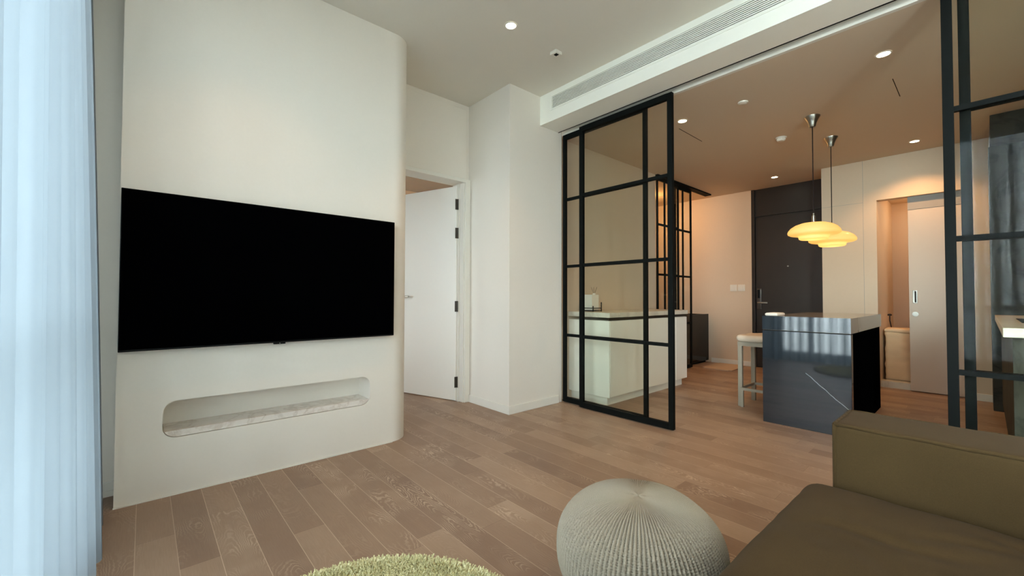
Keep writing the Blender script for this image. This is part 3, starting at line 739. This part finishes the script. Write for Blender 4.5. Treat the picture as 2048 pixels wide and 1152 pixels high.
# ------------------------------------------------------------------ right hand worktop and dark tall unit
tu = thing('tall_cabinet', (6.3, -.6, 0), 'tall dark concrete coloured cabinet behind the pale worktop at the right edge', 'cabinet')
obj('body', bx(6.14, 6.615, -1.25, -.042, 0, 2.55, bev=.002), STONE, tu)
obj('bulkhead', bx(5.83, 6.615, -1.25, -.054, 2.552, KH-.001, bev=.002), STONE, tu)
for yy in (-.45, -.85): obj('door_groove', bx(6.138, 6.141, yy, yy+.003, .1, 2.5), DARKIN, tu)
lc = thing('base_cabinet', (4.8, -.4, 0), 'dark concrete coloured base unit under the pale worktop at the right edge', 'cabinet')
obj('body', bx(3.60, 6.13, -.75, -.100, .08, .868, bev=.002), STONE, lc)
obj('end_panel', bx(3.575, 3.599, -.75, -.098, 0, .868, bev=.001), STONE, lc)
obj('plinth', bx(3.60, 6.13, -.75, -.13, 0, .08), DARKIN, lc)
wt = obj('worktop', bx(3.485, 6.13, -.80, -.062, .870, .921, bev=.003), CTOP, at=(3.5, -.1, .87))
tag(wt, 'pale stone worktop on the dark base unit seen through the right glass panel', 'worktop')
hb = thing('cooktop', (4.6, -.42, .921), 'small dark cooktop set on the pale worktop at the right edge', 'cooktop')
obj('glass_plate', bx(4.25, 5.0, -.62, -.155, .9212, .927, bev=.002), BLACKGLOSS, hb)
obj('control_strip', bx(4.27, 4.32, -.5, -.3, .927, .9278), DARKSTEEL, hb)

# ------------------------------------------------------------------ pouf, rug, sofa
def knit_pouf(cx, cy, R_, H):
    NR = 116; nt_, nz_ = NR*9, 360
    th = np.linspace(0, 2*PI, nt_, endpoint=False)
    ph = np.linspace(-PI/2+.02, PI/2-.004, nz_)
    ca = np.cos(ph)**.78; sa = np.sign(np.sin(ph))*np.abs(np.sin(ph))**.85
    r0 = R_*ca; z0 = H/2*(1+sa); z0 = z0-.004*np.exp(-(r0/.05)**2)*(ph > 0)
    dr_, dz_ = np.gradient(r0), np.gradient(z0); L = np.hypot(dr_, dz_); nr, nz2 = dz_/L, -dr_/L
    arc = np.cumsum(L); rows = arc/.0072
    TH, ROW = np.meshgrid(th, rows); RR = r0[:, None]*np.ones_like(TH)
    u = TH*NR/(2*PI); fu = u-np.floor(u)
    fade = np.clip((RR-.07)/.10, 0, 1); fade2 = np.clip((RR-.02)/.12, 0.0, 1)
    rib = np.cos((fu-.5)*2*PI)            # 1 at centre of rib, -1 in the gap
    v = np.cos(2*PI*(ROW+np.where(fu > .5, 1, -1)*(fu-.5)*1.2))
    hole = np.exp(-((np.minimum(fu, 1-fu))/.20)**2)*np.clip(.5+.9*np.cos(2*PI*ROW), 0, 1)
    h = .0016*rib*fade2+.0010*v*fade*(rib > -.3)-.0085*hole*np.clip((RR-.10)/.06, 0, 1)-.0012*np.exp(-((np.minimum(fu, 1-fu))/.15)**2)*fade2
    h += .002*np.sin(TH*2+.6)*fade+.0015*np.sin(TH*5+ROW*.02)
    r = RR+nr[:, None]*h; z = z0[:, None]+nz2[:, None]*h
    V = np.c_[(cx+r*np.cos(TH)).ravel(), (cy+r*np.sin(TH)).ravel(), np.maximum(z, .001).ravel()]
    I = np.arange(nt_); J = (I+1) % nt_; F = []
    for k in range(nz_-1): F.append(np.c_[k*nt_+I, k*nt_+J, (k+1)*nt_+J, (k+1)*nt_+I])
    # close both poles with small fans of quads
    n0 = len(V); V = np.vstack([V, [[cx, cy, .001], [cx, cy, z[-1].mean()]]])
    E = I[::2]; F.append(np.c_[np.full(len(E), n0), (E+2) % nt_, (E+1) % nt_, E])
    o_ = (nz_-1)*nt_; F.append(np.c_[np.full(len(E), n0+1), o_+E, o_+(E+1) % nt_, o_+(E+2) % nt_])
    return V, np.vstack(F)
V, F = knit_pouf(1.345, .835, .292, .372)
pf = npobj('pouf', V, F, POUF, at=(1.335, .835, 0)); tag(pf, 'round grey beige knitted pouf on the wooden floor beside the sofa', 'pouf')

RCX, RCY, RR_ = .444, 1.137, .592
rg = thing('round_rug', (RCX, RCY, 0), 'round green shag rug on the oak floor in front of the sofa', 'rug')
obj('backing', cyl(B(), (RCX, RCY, .004), RR_-.01, .006, seg=96), RUG, rg)
def tufts():
    rs = np.random.RandomState(3); sp = .0068; g = np.arange(-RR_, RR_, sp); X, Y = np.meshgrid(g, g)
    X = X+rs.uniform(-.5, .5, X.shape)*sp; Y = Y+rs.uniform(-.5, .5, Y.shape)*sp; k = np.hypot(X, Y) < RR_-.012*rs.rand(*X.shape)
    X, Y = X[k], Y[k]; n = len(X); h = rs.uniform(.013, .021, n); w_ = rs.uniform(.0030, .0044, n)
    a = rs.uniform(0, 2*PI, n); t_ = rs.uniform(0, .009, n); b_ = rs.uniform(0, 2*PI, n)
    out = np.hypot(X, Y)/RR_; ox = X/RR_*.012*(out > .95); oy = Y/RR_*.012*(out > .95)
    vs = []
    for (q, ww) in ((0, .75), (.55, 1.), (.93, .85)):
        for k_ in range(3):
            an = a+k_*2*PI/3+q*1.5
            vs.append(np.c_[RCX+X+ww*w_*np.cos(an)+(t_*np.cos(b_)+ox)*q**1.5, RCY+Y+ww*w_*np.sin(an)+(t_*np.sin(b_)+oy)*q**1.5, .004+h*q])
    V = np.stack(vs, 1).reshape(-1, 3); o_ = np.arange(n)[:, None]*9; F = []
    for l in (0, 3):
        for k_ in range(3): j = (k_+1) % 3; F.append(np.hstack([o_+l+k_, o_+l+j, o_+l+3+j, o_+l+3+k_]))
    F.append(np.hstack([o_+6, o_+7, o_+8, o_+6]))
    Q = np.vstack(F[:-1]); T = np.hstack([o_+6, o_+7, o_+8]); return V, Q, T
V, Q, T = tufts()
# quads with a collapsed corner cap the tips
pi = npobj('pile', V, np.vstack([np.repeat(T, 1, 0)[:, [0, 1, 2]], Q[:, [0, 1, 2]], Q[:, [0, 2, 3]]]), RUG, rg, smooth=False); pi['kind'] = 'stuff'

so = thing('sofa', (.9, -.3, 0), 'olive green upholstered sofa with wide soft seat and square piped arm', 'sofa')
AX0, AX1, AYF, AZ = 1.868, 2.145, .372, .630
def ad(p, n):
    return .004*noise.noise(p*4)+.0016*noise.noise(p*15)-.004*(1 if n.z > .9 else 0)*math.sin(p.x*9)**2*0
arm = obj('armrest', soft(B(), AX0, AX1, -.82, AYF, .05, AZ, .024, (10, 44, 16), ad), SOFA, so, smooth='all')
def pip(pts): obj('piping', tube(B(), pts, .0070, 8), SOFA, arm, smooth='all')
def wl(a, b, n=24, w_=.0016): return [Vector(a).lerp(Vector(b), i/n)+Vector((0, 0, w_*math.sin(i*1.7)*(0 < i < n))) for i in range(n+1)]
e = .007
pip(wl((AX0+e, AYF-e, AZ-e+.001), (AX0+e, -.80, AZ-e)))
pip(wl((AX0+e, AYF-e, AZ-e+.001), (AX1-e, AYF-e, AZ-e)))
pip(wl((AX1-e, AYF-e, AZ-e+.001), (AX1-e, -.80, AZ-e)))
pip(wl((AX0+e, AYF-e, AZ-e), (AX0+e, AYF-e, .06), w_=0)); pip(wl((AX1-e, AYF-e, AZ-e), (AX1-e, AYF-e, .06), w_=0))
def sd(p, n):
    d = 0.
    if n.z > .3:
        u = (p.x-1.867)/.1
        d += .012*math.exp(-((p.x-1.0)**2/1.2+(p.y-.0)**2/.25))
        d -= .010*math.exp(-((p.x-1.868)/.05)**2)
        # soft creases fanning from where people sit
        for cx_, cy_, an, L_, W_, A_ in ((1.52, .18, 1.95, .16, .022, .010), (1.40, -.02, 2.5, .22, .028, .010), (1.66, .02, 2.35, .15, .02, .008), (1.25, .12, .6, .2, .035, .008), (1.55, -.12, 2.7, .2, .024, .010), (1.72, -.08, 1.7, .10, .02, .007)):
            dx, dy = p.x-cx_, p.y-cy_; a_ = dx*math.cos(an)+dy*math.sin(an); c_ = -dx*math.sin(an)+dy*math.cos(an)+.03*math.sin(a_*14)
            d -= A_*math.exp(-(a_/L_)**2-(c_/W_)**2)*n.z
        d += .006*noise.noise(p*5)+.0025*noise.noise(p*13)
    else: d += .004*noise.noise(p*5)
    return d
obj('seat_cushion', soft(B(), .55, AX0-.002, -.50, .448, .16, .418, .055, (90, 66, 8), sd), SOFA, so, smooth='all')
obj('seat_cushion', soft(B(), -.04, .545, -.50, .448, .16, .418, .055, (30, 30, 6), sd), SOFA, so, smooth='all')
obj('base', bx(-.04, AX0, -.80, .40, .06, .158, bev=.01), SOFA, so)
obj('backrest', soft(B(), -.04, AX0-.002, -.82, -.51, .16, .72, .05, (30, 6, 10), ad), SOFA, so, smooth='all')
for a_, b_ in ((0, .33), (0, -.74), (2.08, .30), (2.08, -.74)): obj('foot', cyl(B(), (a_, b_, .03), .02, .06, seg=16), BLACKM, so)

# lamp of the room beyond the far glass (a ceiling fitting out of view behind the wall)
def room_lamp(x, y, z, watt, label, col=(1., .55, .22), r=.09):
    t = thing('ceiling_lamp', (x, y, z), label, 'ceiling light')
    obj('diffuser', lathe(B(), (x, y, z), [(0, -.035), (r*.9, -.035), (r, -.028), (r, -.001), (0, -.001)], 32), LENS, t, smooth=True)
    L = bpy.data.lights.new('room_bulb', 'POINT'); L.energy = watt; L.color = col; L.shadow_soft_size = r
    lo = bpy.data.objects.new('room_bulb', L); COL.objects.link(lo); lo.parent = t; lo.location = (0, 0, -.14)
room_lamp(6.2, 3.75, KH, 13, 'round ceiling light in the inner room beyond the far glass panels', (1., .52, .18))
room_lamp(7.4, .3, 2.4, 3, 'round ceiling light in the utility recess behind the sliding door', (1., .55, .25))
